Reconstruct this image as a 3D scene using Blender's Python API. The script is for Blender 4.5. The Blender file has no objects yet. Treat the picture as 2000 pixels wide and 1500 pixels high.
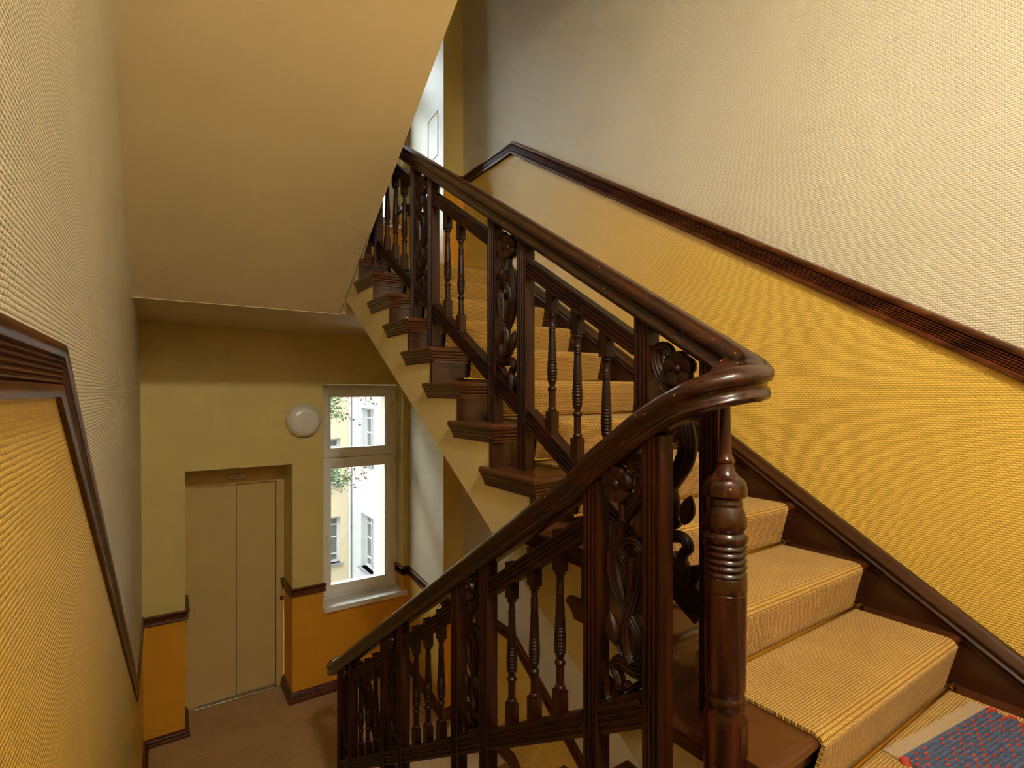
import bpy, bmesh, math, random
from mathutils import Vector as V
random.seed(7)
sc = bpy.context.scene
COL = sc.collection
PI = math.pi
# ------------------------------------------------------------------ camera
# eye at the origin; X right, Y along the flights, Z up; landing floor 1.0 m below the eye
cam_d = bpy.data.cameras.new('camera'); cam = bpy.data.objects.new('camera', cam_d); COL.objects.link(cam)
cam.location = (0, 0, 0); cam.rotation_euler = (PI/2, 0, -math.radians(33.747))
cam_d.sensor_fit = 'HORIZONTAL'; cam_d.sensor_width = 36.0; cam_d.lens = 36.0*1023.3/2000
cam_d.shift_y = 16.8/2000; cam_d.clip_start = 0.02; cam_d.clip_end = 200
sc.camera = cam
# ------------------------------------------------------------------ world / light / exposure
w = bpy.data.worlds.new('sky'); sc.world = w; w.use_nodes = True
bg = w.node_tree.nodes['Background']; bg.inputs[0].default_value = (0.84, 0.93, 1.0, 1); bg.inputs[1].default_value = 32.0
LAMP_POWER = 172.0      # emission of the opal ceiling lamp over the landing
LAMP_COLOR = (1.0, 0.94, 0.81)
sc.view_settings.view_transform = 'Standard'; sc.view_settings.look = 'None'
sc.view_settings.gamma = 1.0; sc.view_settings.use_curve_mapping = False
sc.view_settings.exposure = 0.0
cy = sc.cycles; cy.max_bounces = 7; cy.diffuse_bounces = 5; cy.glossy_bounces = 2; cy.transparent_max_bounces = 8; cy.transmission_bounces = 2; cy.use_adaptive_sampling = True; cy.adaptive_threshold = 0.09; cy.adaptive_min_samples = 20; cy.use_light_tree = False; cy.use_denoising = True; cy.sample_clamp_indirect = 8.0
# ------------------------------------------------------------------ materials
M = {}
def nmat(name):
    m = bpy.data.materials.new(name); m.use_nodes = True; M[name] = m
    nt = m.node_tree; b = nt.nodes['Principled BSDF']
    return m, nt, b
def N(nt, typ, **kw):
    n = nt.nodes.new(typ)
    for k, v in kw.items():
        if k.startswith('i_'): n.inputs[int(k[2:])].default_value = v
        else: setattr(n, k, v)
    return n
def ramp(nt, stops):
    r = nt.nodes.new('ShaderNodeValToRGB'); e = r.color_ramp.elements
    e[0].position, e[0].color = stops[0][0], (*stops[0][1], 1)
    e[1].position, e[1].color = stops[1][0], (*stops[1][1], 1)
    for p, c in stops[2:]:
        x = e.new(p); x.color = (*c, 1)
    return r
def L(nt, a, b): nt.links.new(a, b)
def plain(name, col, rough=0.5, metal=0.0, spec=0.5, noise=0.0, nscale=6.0, bump=0.0, bscale=60.0, coat=0.0):
    m, nt, b = nmat(name)
    b.inputs['Base Color'].default_value = (*col, 1); b.inputs['Roughness'].default_value = rough
    b.inputs['Metallic'].default_value = metal; b.inputs['Specular IOR Level'].default_value = spec
    b.inputs['Coat Weight'].default_value = coat; b.inputs['Coat Roughness'].default_value = 0.12
    tc = N(nt, 'ShaderNodeTexCoord')
    if noise:
        n = N(nt, 'ShaderNodeTexNoise'); n.inputs['Scale'].default_value = nscale; n.inputs['Detail'].default_value = 5
        L(nt, tc.outputs['Object'], n.inputs['Vector'])
        r = ramp(nt, [(0.3, tuple(c*(1-noise) for c in col)), (0.7, tuple(min(1, c*(1+noise)) for c in col))])
        L(nt, n.outputs['Fac'], r.inputs[0]); L(nt, r.outputs[0], b.inputs['Base Color'])
    if bump:
        n2 = N(nt, 'ShaderNodeTexNoise'); n2.inputs['Scale'].default_value = bscale; n2.inputs['Detail'].default_value = 4
        L(nt, tc.outputs['Object'], n2.inputs['Vector'])
        bp = N(nt, 'ShaderNodeBump'); bp.inputs['Strength'].default_value = bump; bp.inputs['Distance'].default_value = 0.004
        L(nt, n2.outputs['Fac'], bp.inputs['Height']); L(nt, bp.outputs[0], b.inputs['Normal'])
    return m
def wallpaper(name, col, strength=0.5):
    """painted glass-fibre wallpaper: staggered woven nubs in rows (world Y/Z plane)"""
    m, nt, b = nmat(name)
    b.inputs['Roughness'].default_value = 0.42; b.inputs['Specular IOR Level'].default_value = 0.35
    tc = N(nt, 'ShaderNodeTexCoord'); sp = N(nt, 'ShaderNodeSeparateXYZ'); L(nt, tc.outputs['Object'], sp.inputs[0])
    nz = N(nt, 'ShaderNodeTexNoise'); nz.inputs['Scale'].default_value = 22; L(nt, tc.outputs['Object'], nz.inputs['Vector'])
    ma = N(nt, 'ShaderNodeMath', operation='MULTIPLY_ADD'); ma.inputs[1].default_value = 0.004
    L(nt, nz.outputs['Fac'], ma.inputs[0]); L(nt, sp.outputs[2], ma.inputs[2])
    cb = N(nt, 'ShaderNodeCombineXYZ'); L(nt, sp.outputs[1], cb.inputs[0]); L(nt, ma.outputs[0], cb.inputs[1])
    br = N(nt, 'ShaderNodeTexBrick'); L(nt, cb.outputs[0], br.inputs['Vector'])
    br.offset = 0.5; br.inputs['Scale'].default_value = 1.0; br.inputs['Mortar Size'].default_value = 0.0032
    br.inputs['Mortar Smooth'].default_value = 1.0; br.inputs['Brick Width'].default_value = 0.015; br.inputs['Row Height'].default_value = 0.0085
    inv = N(nt, 'ShaderNodeMath', operation='SUBTRACT'); inv.inputs[0].default_value = 1.0; L(nt, br.outputs['Fac'], inv.inputs[1])
    n3 = N(nt, 'ShaderNodeTexNoise'); n3.inputs['Scale'].default_value = 140; L(nt, tc.outputs['Object'], n3.inputs['Vector'])
    ad = N(nt, 'ShaderNodeMath', operation='MULTIPLY_ADD'); ad.inputs[1].default_value = 0.6
    L(nt, n3.outputs['Fac'], ad.inputs[0]); L(nt, inv.outputs[0], ad.inputs[2])
    bp = N(nt, 'ShaderNodeBump'); bp.inputs['Strength'].default_value = strength; bp.inputs['Distance'].default_value = 0.003
    L(nt, ad.outputs[0], bp.inputs['Height']); L(nt, bp.outputs[0], b.inputs['Normal'])
    n4 = N(nt, 'ShaderNodeTexNoise'); n4.inputs['Scale'].default_value = 2.5; n4.inputs['Detail'].default_value = 6
    L(nt, tc.outputs['Object'], n4.inputs['Vector'])
    r = ramp(nt, [(0.3, tuple(c*0.95 for c in col)), (0.7, tuple(min(1, c*1.03) for c in col))])
    L(nt, n4.outputs['Fac'], r.inputs[0]); L(nt, r.outputs[0], b.inputs['Base Color'])
    return m
def wood(name, dark, light, rough=0.38, chips=False, axis=2, coat=0.04, spec=0.28):
    m, nt, b = nmat(name)
    b.inputs['Roughness'].default_value = rough; b.inputs['Specular IOR Level'].default_value = spec; b.inputs['Coat Weight'].default_value = coat; b.inputs['Coat Roughness'].default_value = 0.15
    tc = N(nt, 'ShaderNodeTexCoord'); mp = N(nt, 'ShaderNodeMapping'); L(nt, tc.outputs['Object'], mp.inputs['Vector'])
    sv = [38.0, 38.0, 38.0]; sv[axis] = 2.5
    mp.inputs['Scale'].default_value = sv
    n = N(nt, 'ShaderNodeTexNoise'); n.inputs['Scale'].default_value = 1.0; n.inputs['Detail'].default_value = 6; n.inputs['Distortion'].default_value = 0.6
    L(nt, mp.outputs[0], n.inputs['Vector'])
    r = ramp(nt, [(0.34, dark), (0.68, light)]); L(nt, n.outputs['Fac'], r.inputs[0])
    out = r.outputs[0]
    if chips:
        vo = N(nt, 'ShaderNodeTexNoise'); vo.inputs['Scale'].default_value = 46; vo.inputs['Detail'].default_value = 1
        L(nt, tc.outputs['Object'], vo.inputs['Vector'])
        r2 = ramp(nt, [(0.755, (0, 0, 0)), (0.765, (1, 1, 1))]); L(nt, vo.outputs['Fac'], r2.inputs[0])
        mx = N(nt, 'ShaderNodeMix', data_type='RGBA'); L(nt, r2.outputs[0], mx.inputs[0]); L(nt, out, mx.inputs[6]); mx.inputs[7].default_value = (0.42, 0.15, 0.035, 1)
        out = mx.outputs[2]
    L(nt, out, b.inputs['Base Color'])
    bp = N(nt, 'ShaderNodeBump'); bp.inputs['Strength'].default_value = 0.12; bp.inputs['Distance'].default_value = 0.002
    L(nt, n.outputs['Fac'], bp.inputs['Height']); L(nt, bp.outputs[0], b.inputs['Normal'])
    return m
def sisal(name, c1, c2, uv, rib, cell, bump=0.8):
    """ribbed boucle carpet; rows run across the tread"""
    m, nt, b = nmat(name)
    b.inputs['Roughness'].default_value = 0.85; b.inputs['Specular IOR Level'].default_value = 0.15
    b.inputs['Sheen Weight'].default_value = 0.15
    tc = N(nt, 'ShaderNodeTexCoord')
    br = N(nt, 'ShaderNodeTexBrick'); br.offset = 0.5
    L(nt, tc.outputs['UV' if uv else 'Object'], br.inputs['Vector'])
    br.inputs['Scale'].default_value = 1.0; br.inputs['Mortar Size'].default_value = rib*0.33; br.inputs['Mortar Smooth'].default_value = 1.0
    br.inputs['Brick Width'].default_value = cell; br.inputs['Row Height'].default_value = rib
    n = N(nt, 'ShaderNodeTexNoise'); n.inputs['Scale'].default_value = 220; n.inputs['Detail'].default_value = 3; L(nt, tc.outputs['Object'], n.inputs['Vector'])
    n2 = N(nt, 'ShaderNodeTexNoise'); n2.inputs['Scale'].default_value = 5; n2.inputs['Detail'].default_value = 5; L(nt, tc.outputs['Object'], n2.inputs['Vector'])
    a = N(nt, 'ShaderNodeMath', operation='MULTIPLY_ADD'); a.inputs[1].default_value = -0.75
    L(nt, br.outputs['Fac'], a.inputs[0]); L(nt, n.outputs['Fac'], a.inputs[2])
    a2 = N(nt, 'ShaderNodeMath', operation='MULTIPLY_ADD'); a2.inputs[1].default_value = 0.35; L(nt, n2.outputs['Fac'], a2.inputs[0]); L(nt, a.outputs[0], a2.inputs[2])
    r = ramp(nt, [(0.05, c1), (0.75, c2)]); L(nt, a2.outputs[0], r.inputs[0]); L(nt, r.outputs[0], b.inputs['Base Color'])
    bp = N(nt, 'ShaderNodeBump'); bp.inputs['Strength'].default_value = bump; bp.inputs['Distance'].default_value = 0.003
    L(nt, a.outputs[0], bp.inputs['Height']); L(nt, bp.outputs[0], b.inputs['Normal'])
    return m
wallpaper('paint_cream', (0.77, 0.71, 0.54), 0.6)
wallpaper('paint_yellow', (0.82, 0.54, 0.095), 0.55)
plain('plaster_far_shaded', (0.70, 0.555, 0.19), 0.55, noise=0.04, nscale=3, bump=0.12, bscale=90)  # far wall and soffit: landing shade put into deeper tones than the side walls
plain('plaster_orange_shaded', (0.74, 0.34, 0.018), 0.5, noise=0.05, nscale=3, bump=0.12, bscale=90)  # dado yellow deepened to orange to carry the shade at the far end
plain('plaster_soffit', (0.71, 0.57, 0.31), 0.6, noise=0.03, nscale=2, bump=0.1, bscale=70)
plain('plaster_string', (0.72, 0.58, 0.27), 0.45, noise=0.05, nscale=4, bump=0.08, bscale=50)
wood('mahogany', (0.006, 0.0016, 0.0006), (0.046, 0.0095, 0.0022), 0.42)
wood('mahogany_y', (0.006, 0.0016, 0.0006), (0.046, 0.0095, 0.0022), 0.42, axis=1)
wood('mahogany_worn', (0.009, 0.0022, 0.0008), (0.070, 0.013, 0.0028), 0.26, chips=True, coat=0.2, spec=0.4)
wood('mahogany_rail', (0.013, 0.0032, 0.001), (0.050, 0.010, 0.0024), 0.26, chips=True, axis=1, coat=0.2, spec=0.4)
wood('trim_wood', (0.045, 0.012, 0.0035), (0.16, 0.043, 0.010), 0.30, axis=1, spec=0.4)
plain('tread_paint', (0.080, 0.024, 0.0065), 0.28, noise=0.15, nscale=5, coat=0.3)
plain('riser_paint', (0.044, 0.013, 0.0042), 0.32, noise=0.15, nscale=5, coat=0.2)
plain('string_paint', (0.044, 0.013, 0.0042), 0.3, noise=0.15, nscale=5, coat=0.2)
sisal('sisal_runner', (0.25, 0.115, 0.011), (0.74, 0.485, 0.115), True, 0.0080, 0.0075)
sisal('sisal_floor', (0.30, 0.16, 0.05), (0.78, 0.50, 0.20), False, 0.010, 0.010, 0.5)
plain('brass', (0.55, 0.36, 0.09), 0.25, metal=1.0)
plain('pvc_white', (0.90, 0.90, 0.84), 0.3)
plain('sill_stone', (0.80, 0.80, 0.76), 0.25, noise=0.03)
plain('lift_paint', (0.66, 0.49, 0.19), 0.42, noise=0.03, nscale=3)
plain('lift_frame_paint', (0.66, 0.49, 0.18), 0.42)
plain('steel', (0.55, 0.52, 0.45), 0.3, metal=1.0)
plain('dark_gap', (0.02, 0.015, 0.01), 0.8)
plain('sign_white', (0.75, 0.68, 0.50), 0.4)
plain('sign_red', (0.42, 0.025, 0.02), 0.4)
plain('sign_ink', (0.03, 0.03, 0.03), 0.5)
plain('opal', (0.80, 0.78, 0.70), 0.22)
plain('rug_blue', (0.068, 0.095, 0.175), 0.9, noise=0.25, nscale=60)
plain('rug_red', (0.42, 0.045, 0.018), 0.9, noise=0.2, nscale=60)
plain('rug_beige', (0.40, 0.30, 0.185), 0.9, noise=0.15, nscale=150, bump=0.6, bscale=250)
plain('facade_yellow', (0.225, 0.180, 0.112), 0.8, noise=0.03)
plain('facade_white', (0.200, 0.196, 0.188), 0.8, noise=0.02)
plain('zinc', (0.085, 0.088, 0.095), 0.5)
plain('ground_paving', (0.40, 0.37, 0.32), 0.9, noise=0.2)
plain('bark', (0.16, 0.10, 0.06), 0.9)
plain('leaf_green', (0.035, 0.065, 0.012), 0.6, noise=0.35, nscale=12)
plain('leaf_rust', (0.085, 0.040, 0.012), 0.6, noise=0.3, nscale=12)
plain('window_dark', (0.045, 0.048, 0.045), 0.3)
plain('curtain', (0.62, 0.60, 0.50), 0.8)
def glass(name, tint=(1, 1, 1)):
    m, nt, b = nmat(name)
    for n in list(nt.nodes):
        if n.type == 'BSDF_PRINCIPLED': nt.nodes.remove(n)
    tr = N(nt, 'ShaderNodeBsdfTransparent'); tr.inputs[0].default_value = (*tint, 1)
    gl = N(nt, 'ShaderNodeBsdfGlossy'); gl.inputs['Roughness'].default_value = 0.02
    fr = N(nt, 'ShaderNodeFresnel'); fr.inputs[0].default_value = 1.45
    mx = N(nt, 'ShaderNodeMixShader'); L(nt, fr.outputs[0], mx.inputs[0]); L(nt, tr.outputs[0], mx.inputs[1]); L(nt, gl.outputs[0], mx.inputs[2])
    L(nt, mx.outputs[0], nt.nodes['Material Output'].inputs[0])
glass('glass', (0.95, 0.97, 0.96))
def emis(name, col, s):
    m, nt, b = nmat(name); b.inputs['Base Color'].default_value = (0.8, 0.78, 0.7, 1)
    b.inputs['Emission Color'].default_value = (*col, 1); b.inputs['Emission Strength'].default_value = s
emis('lamp_glow', LAMP_COLOR, LAMP_POWER); emis('fill_lamp_glow', LAMP_COLOR, LAMP_POWER*0.24)  # the dimmer glow serves the added lamp below
# ------------------------------------------------------------------ helpers
class MB:
    def __init__(s): s.v = []; s.f = []; s.mi = []; s.uv = None
    def add(s, vs, fs, mi=0):
        o = len(s.v); s.v += [tuple(p) for p in vs]
        for f in fs: s.f.append(tuple(i+o for i in f)); s.mi.append(mi)
        return s
    def box(s, a, b, mi=0):
        x0, y0, z0 = a; x1, y1, z1 = b
        return s.add([(x0,y0,z0),(x1,y0,z0),(x1,y1,z0),(x0,y1,z0),(x0,y0,z1),(x1,y0,z1),(x1,y1,z1),(x0,y1,z1)],
                     [(0,3,2,1),(4,5,6,7),(0,1,5,4),(1,2,6,5),(2,3,7,6),(3,0,4,7)], mi)
    def quad(s, a, b, c, d, mi=0): return s.add([a, b, c, d], [(0,1,2,3)], mi)
    def prism(s, poly, axis, lo, hi, mi=0):
        """extrude a 2-D polygon along axis; axis 0: poly=(y,z); 1: (x,z); 2: (x,y)"""
        def P(p, h):
            return (h, p[0], p[1]) if axis == 0 else (p[0], h, p[1]) if axis == 1 else (p[0], p[1], h)
        n = len(poly)
        return s.add([P(p, lo) for p in poly]+[P(p, hi) for p in poly],
                     [tuple(range(n-1, -1, -1)), tuple(range(n, 2*n))]+[(i, (i+1) % n, n+(i+1) % n, n+i) for i in range(n)], mi)
    def lathe(s, prof, c=(0, 0, 0), seg=20, mi=0):
        """prof: (r, z) from bottom to top around the vertical through c"""
        n = len(prof); vs = []
        for r, z in prof:
            for k in range(seg):
                a = 2*PI*k/seg; vs.append((c[0]+r*math.cos(a), c[1]+r*math.sin(a), c[2]+z))
        fs = [(i*seg+k, i*seg+(k+1) % seg, (i+1)*seg+(k+1) % seg, (i+1)*seg+k) for i in range(n-1) for k in range(seg)]
        fs += [tuple(range(seg-1, -1, -1)), tuple((n-1)*seg+k for k in range(seg))]
        return s.add(vs, fs, mi)
    def sweep(s, pts, prof, normals=None, mi=0, closed_prof=True, caps=True):
        """mitred sweep of profile (a along n, b along w); normals: wall normal per segment, else right-hand side of travel"""
        pts = [V(p) for p in pts]; m = len(pts)-1; fr = []
        for i in range(m):
            d = (pts[i+1]-pts[i]).normalized()
            n = V(normals[i]) if normals else d.cross(V((0,0,1))).normalized()
            n = (n-d*n.dot(d)).normalized()
            wv = n.cross(d)
            if wv.z < 0: wv = -wv
            fr.append((d, n, wv))
        vs = []
        for i in range(m+1):
            a = fr[max(0, i-1)]; b = fr[min(m-1, i)]; mp = (a[0]+b[0]).normalized()
            for (pa, pb) in prof:
                q = a[1]*pa+a[2]*pb
                q2 = q-a[0]*(q.dot(mp)/a[0].dot(mp))
                vs.append(pts[i]+q2)
        k = len(prof); fs = []
        for i in range(m):
            for j in range(k if closed_prof else k-1):
                fs.append((i*k+j, i*k+(j+1) % k, (i+1)*k+(j+1) % k, (i+1)*k+j))
        if caps: fs += [tuple(range(k-1, -1, -1)), tuple(m*k+j for j in range(k))]
        return s.add(vs, fs, mi)
    def tube(s, pts, r, seg=8, mi=0):
        prof = [(r*math.cos(2*PI*k/seg), r*math.sin(2*PI*k/seg)) for k in range(seg)]
        P = [V(p) for p in pts]; vs = []; up = V((0.13, 0.31, 0.9)).normalized()
        for i, p in enumerate(P):
            d = (P[min(i+1, len(P)-1)]-P[max(i-1, 0)]).normalized(); n = d.cross(up).normalized(); b = n.cross(d)
            rr = 1.0 if not isinstance(r, (list, tuple)) else r[i]
            for (a, c) in prof: vs.append(p+n*a+b*c)
        m = len(P)
        fs = [(i*seg+j, i*seg+(j+1) % seg, (i+1)*seg+(j+1) % seg, (i+1)*seg+j) for i in range(m-1) for j in range(seg)]
        fs += [tuple(range(seg-1, -1, -1)), tuple((m-1)*seg+j for j in range(seg))]
        return s.add(vs, fs, mi)
    def mesh(s, name, mats, smooth=True, fix=True):
        me = bpy.data.meshes.new(name); me.from_pydata(s.v, [], s.f)
        for mt in (mats if isinstance(mats, (list, tuple)) else [mats]): me.materials.append(M[mt])
        me.polygons.foreach_set('material_index', s.mi)
        if fix:
            bm = bmesh.new(); bm.from_mesh(me); bmesh.ops.recalc_face_normals(bm, faces=bm.faces); bm.to_mesh(me); bm.free()
        if smooth:
            me.polygons.foreach_set('use_smooth', [True]*len(me.polygons)); me.set_sharp_from_angle(angle=math.radians(38))
        me.update(); return me
    def build(s, name, mats, parent=None, smooth=True, fix=True):
        return link(name, s.mesh(name, mats, smooth, fix), parent)
def link(name, me, parent=None, loc=None):
    o = bpy.data.objects.new(name, me); COL.objects.link(o)
    if parent is not None: o.parent = parent
    if loc is not None: o.location = loc
    return o
def thing(name, label, cat, loc=(0, 0, 0), group=None):
    o = bpy.data.objects.new(name, None); COL.objects.link(o); o.location = loc; o.empty_display_size = 0.1
    return tag(o, label, cat, group)
def tag(o, label, cat, group=None):
    o['label'] = label; o['category'] = cat
    if group: o['group'] = group
    return o
def struct(o, label, cat):
    o['kind'] = 'structure'; return tag(o, label, cat)
# ------------------------------------------------------------------ key dimensions
XL, XR, YF, YB = -0.155, 2.30, 5.26, -2.4
RI = 0.175; GU = 0.28; GD = 0.272; STO = 22*RI            # riser, goings, storey height
Z0 = -1.0; ZM = Z0-11*RI; ZU = Z0+11*RI                    # camera landing, lower / upper mid landing
YU1 = 0.63; YD0 = 1.02                                     # first nosing of the up flight, top nosing of the down flight
yu = lambda k: YU1+(k-1)*GU                                # nosing of up tread k
zu = lambda k: Z0+k*RI
yd = lambda k: YD0+k*GD                                    # nosing of down tread k (k=0: landing edge)
zd = lambda k: Z0-k*RI
XS = 1.105                                                 # well face of the up flight
XDE = 1.03                                                 # well face of the down flight
ZC = 0.578                                                 # ceiling under the upper mid landing
sof_l = lambda y: 1.753-0.635*(y-2.08)                     # soffit above the down flight
sof_u = lambda y: -0.297+0.61*(y-2.227)                    # underside of the up flight
ZB, ZT = -4.85, 4.43
# ------------------------------------------------------------------ room shell
# left wall: dado below a rail line that follows the down flight
rl = [(YB, 0.038), (1.15, 0.038), (4.05, -1.888), (YF, -1.888)]
XLz = lambda z: -0.147-0.0075*z                             # the old wall leans a little   # centre line of the left chair rail
def banded(name, X, bounds, mats, label):
    mb = MB()
    for i in range(len(bounds)-1):
        lo, hi = bounds[i], bounds[i+1]
        Xf = X if callable(X) else (lambda z: X)
        for j in range(len(lo)-1):
            mb.add([(Xf(p[1]), p[0], p[1]) for p in (lo[j], lo[j+1], hi[j+1], hi[j])], [(0, 1, 2, 3)], i % 2)
    o = mb.build(name, mats, None, False, False); struct(o, label, 'wall'); return o
ys = [p[0] for p in rl]
banded('wall_left', XLz, [[(y, ZB) for y in ys], rl, [(y, 6.0) for y in ys]], ['paint_yellow', 'paint_cream'],
       'left stairwell wall with cream textured wallpaper above a yellow dado')
rr_lo = [(YB, 0.0-STO), (0.35, 0.0-STO), (3.43, 1.93-STO), (4.25, 1.93-STO)]
rr_hi = [(YB, 0.0), (0.35, 0.0), (3.43, 1.93), (4.25, 1.93)]
mid = [(YB, -1.15), (0.35, -1.15), (3.43, 0.80), (4.25, 0.80)]
ys = [p[0] for p in rr_lo]
banded('wall_right', XR, [[(y, ZB) for y in ys], rr_lo, mid, rr_hi, [(y, 6.0) for y in ys]], ['paint_yellow', 'paint_cream'],
       'right stairwell wall with cream textured wallpaper above a yellow dado')
# stepped corner beside the windows
PX, PY, QX = 2.10, 4.25, 2.19
DL, DU = -1.89, 1.96                                       # rail centre heights at the two mid landings
mb = MB()
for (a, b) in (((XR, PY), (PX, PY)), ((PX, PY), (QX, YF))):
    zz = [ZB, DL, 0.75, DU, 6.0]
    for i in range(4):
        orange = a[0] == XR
        mb.quad((*a, zz[i]), (*b, zz[i]), (*b, zz[i+1]), (*a, zz[i+1]), (2 if orange else 0) if i % 2 == 0 else (3 if orange else 1))  # face towards the viewer takes the shade-toned plaster, window side the lighter paint
struct(mb.build('wall_corner', ['paint_yellow', 'paint_cream', 'plaster_orange_shaded', 'plaster_far_shaded'], None, False, False), 'stepped wall corner at the right of the landing windows', 'wall')
# far wall with lift niche and two windows
NX0, NX1, NZT, YDR = 0.165, 1.02, -0.675, 5.65
WX0, WX1, WZ0, WZ1 = 1.305, 2.124, -2.10, 0.083
YO = 5.76
xs = [-0.25, NX0, NX1, WX0, WX1, QX+0.3]
zs = [ZB, ZM, -2.10, DL, NZT, WZ1, 0.75, WZ0+STO, DU, WZ1+STO, 6.0]
mb = MB()
def hole(x, z):
    if NX0 < x < NX1 and ZM < z < NZT: return True
    if WX0 < x < WX1 and (WZ0 < z < WZ1 or WZ0+STO < z < WZ1+STO): return True
    return False
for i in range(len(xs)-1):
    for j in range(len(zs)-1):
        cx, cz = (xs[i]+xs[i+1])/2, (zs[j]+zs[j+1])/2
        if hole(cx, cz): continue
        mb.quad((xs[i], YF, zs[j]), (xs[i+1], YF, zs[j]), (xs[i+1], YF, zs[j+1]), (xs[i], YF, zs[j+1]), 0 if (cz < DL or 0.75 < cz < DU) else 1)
# niche sides and head, window reveals
for x in (NX0, NX1):
    mb.quad((x, YF, ZM), (x, YDR, ZM), (x, YDR, DL), (x, YF, DL), 0); mb.quad((x, YF, DL), (x, YDR, DL), (x, YDR, NZT), (x, YF, NZT), 1)
mb.quad((NX0, YF, NZT), (NX1, YF, NZT), (NX1, YDR, NZT), (NX0, YDR, NZT), 1)
mb.box((NX0-0.3, YDR+0.06, ZM-0.3), (NX1+0.3, YDR+0.1, NZT+0.3), 1)
for dz in (0, STO):
    a, b = WZ0+dz, WZ1+dz; c = DL if dz == 0 else DU
    for x in (WX0, WX1):
        mb.quad((x, YF, a), (x, 5.46, a), (x, 5.46, c), (x, YF, c), 0); mb.quad((x, YF, c), (x, 5.46, c), (x, 5.46, b), (x, YF, b), 1)
    mb.quad((WX0, YF, b), (WX1, YF, b), (WX1, 5.46, b), (WX0, 5.46, b), 1)
    mb.quad((WX0, YF, a), (WX1, YF, a), (WX1, 5.46, a), (WX0, 5.46, a), 1)
    # outer reveal, painted like the courtyard facade
    x0, x1, za, zb = 1.37, 2.06, a+0.06, b-0.05
    for (p, q) in (((x0, za), (x0, zb)), ((x1, za), (x1, zb)), ((x0, zb), (x1, zb)), ((x0, za), (x1, za))):
        mb.quad((p[0], 5.53, p[1]), (q[0], 5.53, q[1]), (q[0], YO, q[1]), (p[0], YO, p[1]), 2)
ox = [-3.0, 1.37, 2.06, 5.4]; oz = [-9.0, WZ0+0.06, WZ1-0.05, WZ0+0.06+STO, WZ1-0.05+STO, 9.0]
for i in range(3):
    for j in range(5):
        if i == 1 and j in (1, 3): continue
        mb.quad((ox[i], YO, oz[j]), (ox[i+1], YO, oz[j]), (ox[i+1], YO, oz[j+1]), (ox[i], YO, oz[j+1]), 2)
        if j == 0: continue
struct(mb.build('wall_far', ['plaster_orange_shaded', 'plaster_far_shaded', 'facade_yellow'], None, False, False), 'far landing wall with cream plaster above a shade-deepened orange dado', 'wall')
mb = MB()
mb.quad((XL, YB, ZB), (XR, YB, ZB), (XR, YB, 0.0), (XL, YB, 0.0), 0); mb.quad((XL, YB, 0.0), (XR, YB, 0.0), (XR, YB, 6), (XL, YB, 6), 1)
struct(mb.build('wall_back', ['plaster_orange_shaded', 'paint_cream'], None, False, False), 'wall behind the viewer on the near landing', 'wall')
# landings
mb = MB(); mb.box((XL, YB, Z0-0.30), (XDE, YD0-0.045, Z0-0.03)); mb.box((XDE, YB, Z0-0.30), (XR, YU1+0.04, Z0-0.03))
fl = mb.build('floor', 'plaster_string', None, False); struct(fl, 'near landing floor of brown painted boards at the foot of the stairs', 'floor')
for i in range(15):                                         # painted floor boards
    x0 = XL+i*(XR-XL)/15; x1 = XL+(i+1)*(XR-XL)/15
    y1 = YD0-0.045 if x1 < XDE+0.01 else YU1+0.04
    MB().box((x0+0.0015, YB, Z0-0.03), (x1-0.0015, y1, Z0)).build('floor_board', 'tread_paint', fl, False)
mb = MB()
mb.prism([(XL, 3.62), (XDE+0.04, 3.62), (XDE+0.04, 3.47), (XR, 3.47), (XR, PY), (PX, PY), (QX, YF), (NX1, YF), (NX1, YDR), (NX0, YDR), (NX0, YF), (XL, YF)], 2, ZM-0.3, ZM)
struct(mb.build('floor_lower', 'sisal_floor', None, False), 'lower landing floor covered in brown sisal carpet before the lift', 'floor')
mb = MB()
mb.prism([(XL, 3.72), (XS, 3.72), (XS, 3.47), (XR, 3.47), (XR, PY), (PX, PY), (QX, YF), (XL, YF)], 2, ZU-0.03, ZU)
struct(mb.build('floor_upper', 'sisal_floor', None, False), 'upper landing floor at the top of the rising flight', 'floor')
mb = MB(); mb.box((XL, 3.925, ZC), (QX, YF, ZU-0.031)); mb.box((XS, 3.90, ZC), (XR, 3.925, ZU-0.031))
struct(mb.build('ceiling', 'plaster_soffit', None, False), 'flat cream ceiling over the lower landing', 'ceiling')
mb = MB(); mb.box((XL, YB, ZB-0.1), (XR, YF, ZB))
struct(mb.build('floor_bottom', 'sisal_floor', None, False), 'floor of the storey below at the foot of the well', 'floor')
mb = MB(); mb.box((XL, YB, 2.55), (1.1, 0.86, 2.85)); mb.box((1.1, YB, 2.55), (XR, 0.65, 2.85)); mb.box((XL, 0.3, ZT), (XR, YF, ZT+0.1)); mb.box((XL, 0.3, 2.85), (XR, 0.4, ZT))
mb.prism([(0.6, 2.55), (3.70, ZT), (3.70, ZT+0.1), (0.6, 2.75)], 0, 1.1, XR)
struct(mb.build('ceiling_landing', 'plaster_soffit', None, False), 'cream ceiling over the near landing and the flight above', 'ceiling')
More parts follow.
